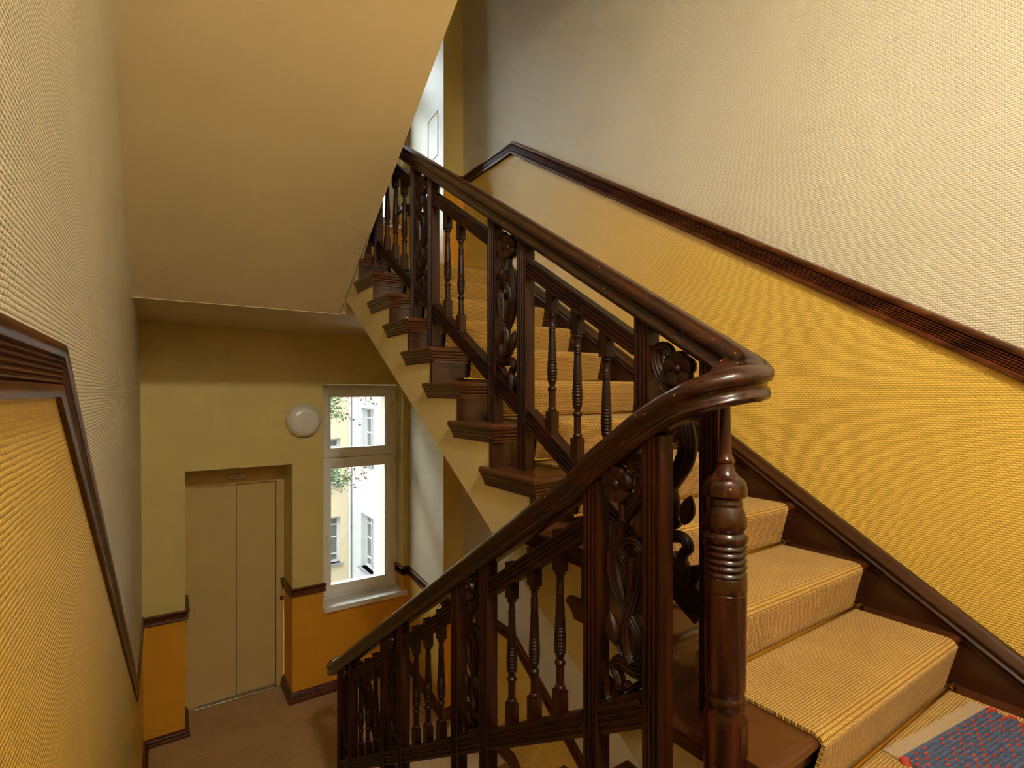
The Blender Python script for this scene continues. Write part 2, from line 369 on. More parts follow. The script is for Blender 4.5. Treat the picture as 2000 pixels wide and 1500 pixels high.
# ------------------------------------------------------------------ flights
NOSE = [(0, 0), (0.014, -0.001), (0.021, -0.007), (0.023, -0.015), (0.020, -0.024), (0.013, -0.028), (0.013, -0.034), (0.009, -0.040), (0.005, -0.043), (0.005, -0.050), (0.000, -0.055),
        (-0.002, -0.057), (-0.002, -0.064), (-0.006, -0.068), (-0.006, -0.078), (-0.030, -0.078), (-0.030, -0.0305), (0.0, -0.0305)]
def nosing_prof(s=1.0): return [(a, b) for a, b in NOSE]
def tread(parent, yn, z, back, x_in, x_out, up):
    """tread board with moulded nosing on the front and on the well-side end; x_in at the wall, x_out at the well"""
    o = MB(); sg = 1 if up else -1                          # up: front faces -Y, down: front faces +Y
    e = 0.023
    fy = yn+sg*e
    ylo, yhi = min(fy+sg*0.0, back), max(fy, back)
    o.box((x_in if not up else x_out+0.0, ylo, z-0.03), (x_out if not up else x_in, yhi, z))
    if up:   # path along the front from the string to the well corner and back along the end
        pts = [(x_in, fy, z), (x_out, fy, z), (x_out, back+0.06, z)]
        o.sweep(pts, nosing_prof(), [(0, -1, 0), (-1, 0, 0)])
    else:
        pts = [(x_in, fy, z), (x_out, fy, z), (x_out, back-0.06, z)]
        o.sweep(pts, nosing_prof(), [(0, 1, 0), (1, 0, 0)])
    return o.build('tread', 'tread_paint', parent)
def riser(parent, y, z0, z1, xa, xb, front):
    """riser board with a recessed moulded panel at each end, facing front (-1: -Y, 1: +Y)"""
    o = MB(); t = 0.018
    o.box((xa, min(y, y-front*t), z0), (xb, max(y, y-front*t), z1))
    def bar(x0, z0_, x1, z1_, d): o.box((x0, min(y, y+front*d), z0_), (x1, max(y, y+front*d), z1_))
    zb, zt = z0+0.001, z1-0.044
    bar(xa, zb, xa+0.022, zt, 0.006); bar(xb-0.022, zb, xb, zt, 0.006)
    bar(xa+0.022, zb, xb-0.022, zb+0.018, 0.006); bar(xa+0.022, zt-0.016, xb-0.022, zt, 0.006)
    bar(xa+0.022, zb+0.018, xa+0.030, zt-0.016, 0.003); bar(xa+0.030, zb+0.018, xb-0.022, zb+0.026, 0.003); bar(xa+0.030, zt-0.024, xb-0.022, zt-0.016, 0.003)
    return o.build('riser', 'riser_paint', parent, False)
# --- up flight
up = thing('staircase', 'brown painted staircase flight rising along the right wall', 'staircase', (0, 0, 0))
poly = []
for k in range(1, 12):
    y = yu(k)+0.045
    poly += [(y, zu(k-1)-0.03 if k > 1 else -1.247), (y, zu(k)-0.031)]
poly += [(3.90, zu(11)-0.031), (3.90, sof_u(3.90)), (0.675, -1.247)]
MB().prism(poly, 0, XS, XR-0.03).build('string', 'plaster_string', up, False)
for k in range(1, 12):
    if k == 1:
        o = MB()      # first tread is notched round the newel post
        o.box((XS+0.06, yu(1)+0.02, zu(1)-0.03), (2.262, yu(2)+0.045, zu(1))); o.box((1.093, 0.80, zu(1)-0.03), (XS+0.06, yu(2)+0.045, zu(1)))
        o.sweep([(2.262, yu(1)+0.023, zu(1)), (1.10, yu(1)+0.023, zu(1))], nosing_prof(), [(0, -1, 0)])
        o.sweep([(1.093, 0.70, zu(1)), (1.093, yu(2)+0.045+0.06, zu(1))], nosing_prof(), [(-1, 0, 0)])
        o.box((1.093, yu(1)+0.02, zu(1)-0.03), (XS+0.06, 0.80, zu(1)))
        o.build('tread', 'tread_paint', up)
    elif k < 11: tread(up, yu(k), zu(k), yu(k+1)+0.045, 2.262, 1.096, True)
    else:
        o = MB(); o.sweep([(2.262, yu(k)+0.023, ZU+0.001), (1.096, yu(k)+0.023, ZU+0.001), (1.096, 3.72, ZU+0.001)], nosing_prof(), [(0, -1, 0), (-1, 0, 0)]); o.box((1.096, yu(k)+0.02, ZU-0.03), (2.262, 3.5, ZU+0.001))
        o.build('tread', 'tread_paint', up)
    riser(up, yu(k)+0.044, zu(k-1) if k > 1 else Z0, zu(k)-0.03, XS-0.006, 2.262, -1)
# wall string on the right wall with moulded top
off = 0.045
sline = lambda y: zu(1)+(y-YU1)*RI/GU
poly = [(0.30, Z0), (0.30, Z0+0.03), (0.42, sline(0.42)+off-0.02)]
poly += [(3.40, sline(3.40)+off-0.02), (3.40, sline(3.40)-0.4), (0.75, sline(0.75)-0.32), (0.75, Z0)]
MB().prism(poly, 0, 2.262, XR-0.002).build('wall_string', 'string_paint', up, False)
TOPM = [(0, -0.05), (0.010, -0.05), (0.012, -0.044), (0.007, -0.040), (0.016, -0.036), (0.020, -0.028), (0.015, -0.022), (0.005, -0.020), (0.005, -0.016), (0.012, -0.012), (0.012, -0.006), (0.004, -0.002), (-0.004, 0.004), (-0.016, 0.010), (-0.020, 0.016), (-0.038, 0.018), (-0.038, -0.05)]
MB().sweep([(2.262, 0.10, sline(0.35)+off+0.02), (2.262, 0.35, sline(0.35)+off), (2.262, 3.42, sline(3.42)+off), (2.262, PY, sline(3.42)+off)], TOPM, [(-1, 0, 0)]*3).build('string_moulding', 'string_paint', up)
MB().box((2.275, YB+0.01, Z0), (XR-0.001, 0.30, Z0+0.06)).build('skirting', 'string_paint', up, False)
# --- down flight
dn = thing('staircase', 'brown painted staircase flight descending along the left wall to the lift landing', 'staircase', (0, 0, 0))
def down_flight(parent, dz, x1, full):
    poly = [(YD0-0.045, zd(0)-0.031+dz)]
    for k in range(0, 11):
        y = yd(k)-0.045
        poly += [(y, zd(k)-0.031+dz), (y, zd(k+1)-(0.031 if k < 10 else 0)+dz)] if k > 0 else [(y, zd(1)-0.031+dz)]
    if dz == 0: poly += [(yd(10)-0.05, ZM-0.3), (0.98, zd(0)-0.50)]
    else: poly += [(3.925, ZM+dz-0.01), (3.925, sof_l(3.925)), (0.84, sof_l(0.84)), (0.84, 2.84)]
    MB().prism(poly, 0, XL-0.02, x1).build('string', 'plaster_string' if dz == 0 else 'plaster_soffit', parent, False)
    for k in range(0, 11):
        if k == 0:
            o = MB(); o.sweep([(XL, YD0-0.023, Z0+0.001+dz), (x1+0.01, YD0-0.023, Z0+0.001+dz), (x1+0.01, 0.80, Z0+0.001+dz)], nosing_prof(), [(0, 1, 0), (1, 0, 0)]); o.box((XL, 0.90, Z0-0.029+dz), (x1+0.01, YD0-0.02, Z0+0.001+dz)); o.build('tread', 'tread_paint', parent)
        else: tread(parent, yd(k), zd(k)+dz, yd(k-1)-0.045, XL+0.001, x1+0.012, False)
        riser(parent, yd(k)-0.044, zd(k+1)+dz, zd(k)-0.03+dz, XL+0.001, x1+0.006, 1)
down_flight(dn, 0.0, XDE, True)
ul = thing('staircase', 'next staircase flight overhead at upper left, only its plastered underside showing', 'staircase', (0, 0, 0))
down_flight(ul, STO, 1.098, False)
# plaster edge bead that widens the soffit where it meets the rising flight
o = MB(); yy = [3.25, 3.55, 3.925]; xx = [1.098, 1.118, 1.21]
vs = []
for y, x in zip(yy, xx): vs += [(1.09, y, sof_l(y)), (x, y, sof_l(y)), (x, y, sof_l(y)+0.06), (1.09, y, sof_l(y)+0.06)]
o.add(vs, [(0, 1, 2, 3), (8, 9, 10, 11)]+[(i*4+a, i*4+(a+1) % 4, i*4+4+(a+1) % 4, i*4+4+a) for i in range(2) for a in range(4)]); o.build('plaster_edge', 'plaster_soffit', ul, False)
# ------------------------------------------------------------------ carpets
def runner(name, label, prof, x0, x1, mat, th=0.009):
    """carpet swept across X over a (y,z) profile; UV = (x, arc length)"""
    n = len(prof); nor = []
    for i in range(n):
        a = V(prof[max(0, i-1)]); b = V(prof[min(n-1, i+1)]); d = (b-a).normalized(); nor.append(V((-d.y, d.x)))
    me = bpy.data.meshes.new(name); bm = bmesh.new(); uvl = bm.loops.layers.uv.new('UVMap'); s = [0]
    for i in range(1, n): s.append(s[-1]+(V(prof[i])-V(prof[i-1])).length)
    top = []; bot = []
    for i, (y, z) in enumerate(prof):
        q = nor[i]*th
        top.append((bm.verts.new((x0, y+q.x, z+q.y)), bm.verts.new((x1, y+q.x, z+q.y)))); bot.append((bm.verts.new((x0, y, z)), bm.verts.new((x1, y, z))))
    def F(vs, uv):
        f = bm.faces.new(vs); f.smooth = True
        for l, u in zip(f.loops, uv): l[uvl].uv = u
    for i in range(n-1):
        F((top[i][0], top[i][1], top[i+1][1], top[i+1][0]), ((x0, s[i]), (x1, s[i]), (x1, s[i+1]), (x0, s[i+1])))
        F((bot[i][1], bot[i][0], bot[i+1][0], bot[i+1][1]), ((x1, s[i]), (x0, s[i]), (x0, s[i+1]), (x1, s[i+1])))
        F((bot[i][0], top[i][0], top[i+1][0], bot[i+1][0]), ((x0, s[i]), (x0, s[i]), (x0, s[i+1]), (x0, s[i+1])))
        F((top[i][1], bot[i][1], bot[i+1][1], top[i+1][1]), ((x1, s[i]), (x1, s[i]), (x1, s[i+1]), (x1, s[i+1])))
    bmesh.ops.recalc_face_normals(bm, faces=bm.faces)
    bm.to_mesh(me); bm.free(); me.materials.append(M[mat]); me.set_sharp_from_angle(angle=math.radians(60))
    return tag(link(name, me), label, 'carpet')
CX0, CX1 = 1.30, 2.175
prof = [(YB+0.05, Z0+0.001), (YU1+0.030, Z0+0.001)]
for k in range(1, 12):
    yr = yu(k)+0.034; zt = zu(k)
    prof += [(yr, zu(k-1)+0.010 if k > 1 else Z0+0.010), (yu(k)-0.001, zt-0.024), (yu(k)-0.005, zt-0.012), (yu(k)+0.003, zt-0.002), (yu(k)+0.016, zt+0.0015)]
    prof += [(yu(k+1)+0.028, zt+0.0015)] if k < 11 else [(PY-0.1, ZU+0.0015)]
runner('stair_carpet', 'golden ribbed sisal carpet running up the right-hand stairs', prof, CX0, CX1, 'sisal_runner')
prof = [(YD0-0.2, Z0+0.0015)]
for k in range(0, 11):
    zt = zd(k)+(0.0015)
    prof += [(yd(k)-0.016, zt), (yd(k)-0.004, zt-0.004), (yd(k)+0.004, zt-0.012), (yd(k)+0.004, zt-0.024), (yd(k)-0.004, zt-0.040), (yd(k)-0.030, zt-0.086), (yd(k)-0.034, zd(k+1)+0.010)]
    prof += [(yd(k)-0.028, zd(k+1)+0.0015)]
runner('stair_carpet', 'golden ribbed sisal carpet on the descending left-hand stairs', prof, 0.05, 0.86, 'sisal_runner')
# stair rods
ORD = ['first', 'second', 'third', 'fourth', 'fifth', 'sixth', 'seventh', 'eighth', 'ninth', 'tenth', 'eleventh']
rod_me = None
for k in range(1, 12):
    y, z = yu(k)+0.011, zu(k-1)+0.019
    t = thing('stair_rod', 'brass stair rod at the foot of the %s riser up from the near landing' % ORD[k-1], 'stair rod', (CX0, y, z), 'brass stair rods on the rising flight')
    if rod_me is None:
        o = MB(); o.tube([(-0.03, 0, 0), (CX1-CX0+0.035, 0, 0)], 0.0065, 10); rod_me = o.mesh('rod', 'brass')
        o = MB(); o.tube([(-0.012, 0, 0), (0.012, 0, 0)], 0.0105, 10); o.tube([(-0.020, 0, 0), (-0.012, 0, 0)], 0.008, 10); o.tube([(-0.027, 0, 0), (-0.020, 0, 0)], 0.0105, 10)
        o.box((-0.008, -0.010, -0.017), (0.008, 0.014, -0.009)); br_me = o.mesh('bracket', 'brass')
    link('rod', rod_me, t); link('bracket', br_me, t, (-0.015, 0, 0)); link('bracket', br_me, t, (CX1-CX0+0.03, 0, 0))
# ------------------------------------------------------------------ balustrades
LU = lambda y, z2: z2+0.625*(y-2)
LD = lambda y, z2: z2-0.643*(y-2)
# carved panel strokes: s towards the uphill post, t above the lower rail
STROKES = {
 'main': ([(0.0283,0.5971),(0.0295,0.6092),(0.0409,0.6199),(0.0567,0.6225),(0.0699,0.6156),(0.0735,0.5975),(0.069,0.5736),(0.0567,0.5468),(0.0387,0.5218),(0.0155,0.4953),(-0.0059,0.4668),(-0.0229,0.4368),(-0.0353,0.39),(-0.041,0.3547),(-0.0385,0.3241),(-0.0258,0.2938),(-0.0047,0.263),(0.0161,0.2366),(0.0384,0.2117),(0.0542,0.191),(0.0631,0.1681),(0.0561,0.1417),(0.0423,0.1181)], 0.037, 0.031, 0),
 'second': ([(0.0222,0.3696),(0.0067,0.3738),(0.0046,0.3961),(0.0202,0.4150),(0.0483,0.4190),(0.0648,0.4041),(0.0686,0.3779),(0.0619,0.3436),(0.0483,0.3041),(0.0324,0.2632),(0.0161,0.2245),(0.0079,0.1912),(0.0099,0.1617),(0.0182,0.1348),(0.0324,0.1168)], 0.032, 0.027, -0.003),
 'stem': ([(-0.004,0.525),(0.0007,0.4983),(0.004,0.4679)], 0.018, 0.018, -0.004),
 'stem2': ([(0.0303,0.3803),(0.0283,0.3368),(0.0263,0.3002),(0.0243,0.2695)], 0.017, 0.014, -0.006),
 'inner': ([(-0.020,0.3929),(-0.0224,0.3544),(-0.0119,0.3199),(0.0017,0.2901),(0.0162,0.2615)], 0.019, 0.018, -0.005),
 'bottom': ([(0.076,0.1066),(0.0443,0.0972),(0.0161,0.0957),(-0.0089,0.1000),(-0.0282,0.0917),(-0.0345,0.0733),(-0.0215,0.0600),(-0.0151,0.0400),(-0.0238,0.020),(-0.030,-0.02)], 0.036, 0.024, 0),
 'footL': ([(-0.0523,0.0331),(-0.0588,0.009),(-0.0499,-0.0108),(-0.0347,-0.0152)], 0.026, 0.018, 0),
 'footR': ([(-0.0238,0.0276),(-0.0005,0.0381),(0.012,0.0515)], 0.020, 0.018, 0),
 'budstem': ([(-0.0131,0.1453),(-0.0038,0.1318),(0.0079,0.1214),(0.0243,0.1163)], 0.012, 0.010, -0.002),
 'base_r': ([(0.020,0.038),(0.0483,0.0674),(0.0777,0.0852)], 0.018, 0.016, 0),
 'scroll_tip': ([(0.0283,0.5971),(0.033,0.589),(0.040,0.588)], 0.016, 0.010, 0.001),
 'scroll_tip2': ([(0.0222,0.3696),(0.026,0.362),(0.031,0.361)], 0.015, 0.010, 0.001),
}
def smooth_path(p, n=3):
    out = []
    for i in range(len(p)-1):
        p0, p1, p2, p3 = p[max(0, i-1)], p[i], p[i+1], p[min(len(p)-1, i+2)]
        for j in range(n):
            t = j/n
            out.append(tuple(0.5*((2*b)+(-a+c)*t+(2*a-5*b+4*c-d)*t*t+(-a+3*b-3*c+d)*t**3) for a, b, c, d in zip(p0, p1, p2, p3)))
    out.append(p[-1]); return out
def ribbon(o, pts, w0, w1, dx, sgn):
    """carved band: in-plane width w, two grooves on each face, thickness along X"""
    P = [V((a, b)) for a, b in smooth_path(pts)]; vs = []; n = len(P)
    for i, p in enumerate(P):
        d = (P[min(i+1, n-1)]-P[max(0, i-1)]).normalized(); q = V((-d.y, d.x)); w = w0+(w1-w0)*i/(n-1)
        h = 0.0135
        ring = [(-0.5, 0.004), (-0.42, h*0.75), (-0.28, h), (-0.17, h*0.72), (-0.06, h*1.05), (0.06, h*1.05), (0.17, h*0.72), (0.28, h), (0.42, h*0.75), (0.5, 0.004)]
        ring = ring+[(a, -b) for a, b in reversed(ring)]
        for a, b in ring:
            r = p+q*(a*w); vs.append((b+dx, sgn*r.x, r.y))
    k = 20; fs = [(i*k+j, i*k+(j+1) % k, (i+1)*k+(j+1) % k, (i+1)*k+j) for i in range(n-1) for j in range(k)]
    fs += [tuple(range(k-1, -1, -1)), tuple((n-1)*k+j for j in range(k))]
    o.add(vs, fs)
def flower_mesh(sgn):
    o = MB(); R = 0.051; npet = 5; seg = 60; rings = [0.0, 0.25, 0.5, 0.75, 0.92, 1.0]
    for face in (1, -1):
        vs = []
        for q in rings:
            for k in range(seg):
                a = 2*PI*k/seg; c = abs(math.sin(npet*(a+0.3)/2))
                r = R*q*(0.80+0.20*c**0.5)
                h = 0.006+0.010*math.sin(min(1, q)*PI*0.62)*(0.45+0.55*c**0.6) if q < 1 else 0.002
                vs.append((face*h, sgn*r*math.cos(a), r*math.sin(a)))
        fs = [(i*seg+k, i*seg+(k+1) % seg, (i+1)*seg+(k+1) % seg, (i+1)*seg+k) for i in range(len(rings)-1) for k in range(seg)]
        o.add(vs, fs)
        bo = []
        for i in range(5):
            for k in range(12):
                a = 2*PI*k/12; r = 0.0105*math.cos(i*PI/8); bo.append((face*(0.008+0.011*math.sin(i*PI/8)), r*math.cos(a), 1.25*r*math.sin(a)))
        o.add(bo, [(i*12+k, i*12+(k+1) % 12, (i+1)*12+(k+1) % 12, (i+1)*12+k) for i in range(4) for k in range(12)])
    return o.mesh('flower', 'mahogany')
def bud_mesh(sgn, ln, wd, tilt):
    o = MB(); n = 9; seg = 18; vs = []
    for i in range(n+1):
        t = i/n; r = wd*math.sin(PI*min(1, max(0.03, t)))**0.7*(1.0-0.25*t) if 0 < i < n else 0.0015
        z = (t-0.5)*ln
        for k in range(seg):
            a = 2*PI*k/seg; rr = r*(1+0.05*(1 if k % 2 else -1)); x = rr*math.cos(a)*0.7; y = rr*math.sin(a)
            vs.append((x, sgn*(y*math.cos(tilt)-z*math.sin(tilt)), y*math.sin(tilt)+z*math.cos(tilt)))
    fs = [(i*seg+k, i*seg+(k+1) % seg, (i+1)*seg+(k+1) % seg, (i+1)*seg+k) for i in range(n) for k in range(seg)]
    o.add(vs, fs); return o.mesh('bud', 'mahogany')
PM = {}
def panel_meshes(sgn, slope):
    o = MB()
    for k, (p, a, b, dx) in STROKES.items(): ribbon(o, p, a, b, dx, sgn)
    # plinth board above the lower rail and fillet under the handrail
    for (za, zb) in ((-0.02, 0.022), (0.625, 0.66)):
        o.prism([(sgn*-0.082, za-0.082*slope), (sgn*0.082, za+0.082*slope), (sgn*0.082, zb+0.082*slope), (sgn*-0.082, zb-0.082*slope)], 0, -0.012, 0.012)
    return dict(vine=o.mesh('carved_panel', 'mahogany'), flower=flower_mesh(sgn), b1=bud_mesh(sgn, 0.070, 0.025, 0.15), b2=bud_mesh(sgn, 0.088, 0.026, 0.28))
PM[1] = panel_meshes(1, 0.625); PM[-1] = panel_meshes(-1, 0.643)
def add_panel(parent, x, yc, zr, sgn):
    pm = PM[sgn]; p = link('carved_panel', pm['vine'], parent, (x, yc, zr))
    link('flower', pm['flower'], p, (-0.010, sgn*-0.0131, 0.5585)); link('bud', pm['b1'], p, (-0.004, sgn*0.056, 0.466)); link('bud', pm['b2'], p, (-0.006, sgn*-0.036, 0.178))
def fluted(w, d, n=3, g=0.0065, dp=0.005):
    """cross-section (x,y): n grooves on the two x faces"""
    pts = []; hw, hd = w/2, d/2; ys_ = []
    for i in range(n):
        c = -hd+d*(i+1)/(n+1); ys_ += [(c-g*0.7, 0), (c-g*0.35, dp), (c+g*0.35, dp), (c+g*0.7, 0)]
    side = [(-hd, 0)]+ys_+[(hd, 0)]
    pts = [(hw-q, y) for y, q in side]+[(-(hw-q), y) for y, q in reversed(side)]
    return pts
POSTX = fluted(0.045, 0.056)
def post(parent, x, y, z0, z1):
    o = MB(); o.prism(POSTX, 2, 0, z1-z0); return link('post', o.mesh('post', 'mahogany', False), parent, (x, y, z0))
RAILX = [(a, b) for a, b in fluted(0.044, 0.062, 3, 0.0075, 0.006)]
MIDX = [(a, b) for a, b in fluted(0.040, 0.055, 3, 0.0065, 0.005)]
# baluster (turned between two square blocks); origin at the top of the lower block
BPROF = [(0.013, 0.0), (0.016, 0.003), (0.0165, 0.008), (0.015, 0.012), (0.0125, 0.015), (0.0125, 0.072), (0.0155, 0.075), (0.0168, 0.081), (0.0150, 0.086), (0.0105, 0.090), (0.0100, 0.094), (0.0125, 0.099), (0.0140, 0.104)]
for i in range(8):
    zz = 0.107+i*0.0105; rb = 0.0155+0.0030*math.sin(PI*(i+1.5)/9.5)
    BPROF += [(rb-0.0022, zz), (rb, zz+0.003), (rb, zz+0.0065), (rb-0.0022, zz+0.0095)]
BPROF += [(0.0160, 0.192), (0.0145, 0.225), (0.0118, 0.280)]
for i in range(3): BPROF += [(0.0112, 0.284+i*0.010), (0.0128, 0.287+i*0.010), (0.0128, 0.290+i*0.010), (0.0112, 0.293+i*0.010)]
BPROF += [(0.0105, 0.320), (0.0105, 0.338), (0.0120, 0.341), (0.0155, 0.344), (0.0160, 0.349), (0.0145, 0.353), (0.0130, 0.356)]
o = MB(); o.lathe(BPROF, (0, 0, 0), 16); o.box((-0.017, -0.0175, -0.115), (0.017, 0.0175, 0.0)); o.box((-0.017, -0.0175, 0.355), (0.017, 0.0175, 0.475))
BAL = o.mesh('baluster', 'mahogany')
# handrail profile (a sideways, b up; origin on the centre line of its top)
HR = [(0.0, 0.0), (0.014, -0.001), (0.021, -0.004), (0.0225, -0.006), (0.024, -0.0045), (0.033, -0.010), (0.040, -0.020), (0.041, -0.030), (0.037, -0.038), (0.030, -0.042), (0.027, -0.046), (0.026, -0.054), (0.028, -0.060), (0.033, -0.064), (0.035, -0.070), (0.032, -0.078), (0.026, -0.082), (0.0, -0.082)]
HRP = HR+[(-a, b) for a, b in reversed(HR[1:-1])]
XU, XD = 1.183, 0.988
UH, UM, UL = 0.891, 0.737, 0.163
DH, DM, DLO = -0.770, -0.924, -1.465
near_u = [0.834+0.84*k for k in range(4)]; far_u = [1.060+0.84*k for k in range(4)]
near_d = [0.851, 1.636, 2.442, 3.262]; far_d = [1.064, 1.862, 2.683, 3.505]
balu = thing('stair_balustrade', 'dark carved mahogany balustrade of the rising right-hand flight', 'balustrade', (0, 0, 0))
bald = thing('stair_balustrade', 'dark carved mahogany balustrade of the descending flight with round newel post', 'balustrade', (0, 0, 0))
def tread_z_up(y): 
    k = int(math.floor((y-YU1)/GU))+1; return zu(min(k, 11)) if k >= 1 else Z0
def tread_z_dn(y):
    k = int(math.floor((y-YD0)/GD))+1; return zd(max(0, min(k, 11)))
for k in range(4):
    for y in (near_u[k], far_u[k]): post(balu, XU, y, tread_z_up(y), LU(y, UH)-0.07)
    yc = (near_u[k]+far_u[k])/2; add_panel(balu, XU, yc, LU(yc, UL), 1)
    for y in (near_d[k], far_d[k]): post(bald, XD, y, tread_z_dn(y), LD(y, DH)-0.07)
    yc = (near_d[k]+far_d[k])/2; add_panel(bald, XD, yc, LD(yc, DLO), -1)
def bay(parent, x, ya, yb, lo, mi, line, skip=()):
    """rails and balusters between two posts"""
    a, b = ya+0.027, yb-0.027
    o = MB(); o.sweep([(x, a, line(a, mi)-0.030), (x, b, line(b, mi)-0.030)], MIDX); o.build('middle_rail', 'mahogany_y', parent, False)
    for i in range(3):
        if i in skip: continue
        y = a+(b-a)*(i+1)/4.0
        link('baluster', BAL, parent, (x, y, line(y, lo)+0.078))
for k in range(3):
    bay(balu, XU, far_u[k], near_u[k+1], UL, UM, LU, (0,) if k == 1 else ())
    bay(bald, XD, far_d[k], near_d[k+1], DLO, DM, LD)
# lower rails run between the posts from panel to panel
for (parent, x, nr, fr_, line, lo) in ((balu, XU, near_u, far_u, LU, UL), (bald, XD, near_d, far_d, LD, DLO)):
    for k in range(4):
        segs = [(nr[k]+0.027, fr_[k]-0.027)]+([(fr_[k]+0.027, nr[k+1]-0.027)] if k < 3 else [])
        for a, b in segs:
            o = MB(); o.sweep([(x, a, line(a, lo)-0.033), (x, b, line(b, lo)-0.033)], RAILX); o.build('lower_rail', 'mahogany_y', parent, False)
# handrails: straight rail of the rising flight, then the wreath over the newel joined to the descending rail
ZW = 0.062
o = MB(); o.sweep([(XU, 4.0, ZU+0.98), (XU, 3.62, LU(3.55, UH)), (XU, 3.45, LU(3.45, UH)), (XU, 0.86, LU(0.86, UH))], HRP); o.build('handrail', 'mahogany_rail', balu)
pts = [(XU, 0.86, LU(0.86, UH)), (XU, 0.83, LU(0.83, UH)), (XU, 0.80, LU(0.80, UH)+0.001)]
cxw, cyw, rw = (XU+XD)/2, 0.775, (XU-XD)/2
za, zb = LU(0.775, UH)-0.001, 0.022
for i in range(0, 13):
    a = PI*i/12; t = i/12
    z = ZW+(za-ZW)*max(0, 1-t*2)**1.6 - (ZW-zb)*max(0, 2*t-1)**1.7
    pts.append((cxw+rw*math.cos(a), cyw-rw*math.sin(a), z))
pts += [(XD, 0.82, 0.002), (XD, 0.87, -0.024), (XD, 0.93, -0.060), (XD, 1.00, -0.106), (XD, 1.08, -0.161), (XD, 1.18, LD(1.18, DH)-0.003), (XD, 1.30, LD(1.30, DH)), (XD, 3.70, LD(3.70, DH))]
o = MB(); o.sweep(pts, HRP)
# carved web that fills the inside of the wreath, saddle-shaped
web = []
for i in range(0, 7):
    a, b = pts[3+i], pts[3+12-i]
    for j in range(7):
        t = j/6.0; f = 0.12+0.76*t
        web.append((a[0]+(b[0]-a[0])*f, a[1]+(b[1]-a[1])*f, a[2]+(b[2]-a[2])*f-0.010-0.010*math.sin(PI*t)))
nf = len(web); web += [(x, y, z-0.045) for x, y, z in web]
fs = [(i*7+j, i*7+j+1, (i+1)*7+j+1, (i+1)*7+j) for i in range(6) for j in range(6)]
o.add(web, fs+[tuple(q+nf for q in reversed(f)) for f in fs]+[(j, j+1, nf+j+1, nf+j) for j in range(6)])
o.build('handrail', 'mahogany_rail', bald)
# lower end: the rail turns round to the flight below
pts = [(XD, 3.66, LD(3.66, DH)), (XD, 3.72, LD(3.72, DH)+0.006), (XD+0.01, 3.78, LD(3.76, DH)+0.004), (XD+0.05, 3.84, LD(3.78, DH)), (XD+0.10, 3.86, LD(3.78, DH)), (XD+0.15, 3.83, LD(3.78, DH)), (XD+0.19, 3.76, LD(3.82, DH)), (XD+0.195, 3.60, LD(3.96, DH)), (XD+0.195, 2.4, LD(3.96, DH)-1.2*0.625)]
pts = [tuple(p) for p in smooth_path(pts, 3)]
o = MB(); o.sweep(pts, HRP); o.build('handrail_turn', 'mahogany_rail', bald)
# round newel
NP = [(0.0475, -0.99), (0.0490, -0.76), (0.0478, -0.745), (0.0455, -0.735), (0.0425, -0.727), (0.0415, -0.718), (0.0445, -0.712), (0.0452, -0.704), (0.0435, -0.697), (0.0410, -0.692), (0.0425, -0.686), (0.0450, -0.676), (0.0455, -0.668),
      (0.0458, -0.60), (0.0468, -0.462), (0.0468, -0.458), (0.0460, -0.457), (0.0460, -0.455), (0.0470, -0.454), (0.0472, -0.424), (0.0450, -0.420)]
for zc in (-0.415, -0.399, -0.384, -0.3685, -0.353): NP += [(0.0432, zc-0.007), (0.0462, zc-0.0045), (0.0480, zc), (0.0462, zc+0.0045), (0.0432, zc+0.007)]
NP += [(0.0480, -0.341), (0.0488, -0.335), (0.0484, -0.329), (0.0440, -0.325), (0.0410, -0.320), (0.0420, -0.315), (0.0455, -0.311), (0.0475, -0.302), (0.0465, -0.288), (0.0415, -0.270), (0.0370, -0.260), (0.0385, -0.257), (0.0390, -0.253), (0.0372, -0.250), (0.0368, -0.243), (0.0440, -0.239), (0.0475, -0.236), (0.0480, -0.222), (0.0465, -0.217),
       (0.0460, -0.212), (0.0445, -0.207), (0.0425, -0.203), (0.0400, -0.199), (0.0345, -0.196), (0.0280, -0.189), (0.0215, -0.180), (0.0185, -0.168), (0.0175, -0.163), (0.0200, -0.161), (0.0200, -0.155), (0.0165, -0.152), (0.0140, -0.140), (0.0115, -0.03), (0.0115, 0.02)]
o = MB(); o.lathe([(r, z) for r, z in NP], (0, 0, 0), 32); link('newel_post', o.mesh('newel_post', 'mahogany_worn'), bald, (1.085, 0.735, 0.0))
# ------------------------------------------------------------------ chair rails and skirtings
CR = [(0.0, -0.045), (0.015, -0.045), (0.020, -0.041), (0.020, -0.029), (0.015, -0.025)]
for i in range(5):
    b = -0.0235+i*0.0085; CR += [(0.006, b), (0.016, b+0.0025), (0.016, b+0.0050), (0.006, b+0.0075)]
CR += [(0.008, 0.0195), (0.018, 0.0215), (0.023, 0.028), (0.024, 0.036), (0.020, 0.043), (0.0, 0.047)]
def trim(name, label, pts, normals, prof, mat='trim_wood', cat='trim'):
    o = MB(); o.sweep(pts, prof, normals); return struct(o.build(name, mat), label, cat)
trim('trim_1', 'dark reeded chair rail on the left wall, level then dropping steeply', [(XLz(z), y, z) for y, z in rl], [(1, 0, 0)]*3, [(a*0.6, b) for a, b in CR])
trim('trim_2', 'dark reeded chair rail climbing the right wall', [(XR, y, z) for y, z in rr_hi]+[(PX, PY, rr_hi[3][1]), (QX, YF, rr_hi[3][1])], [(-1, 0, 0)]*3+[(0, -1, 0), (-1, 0.085, 0)], CR)
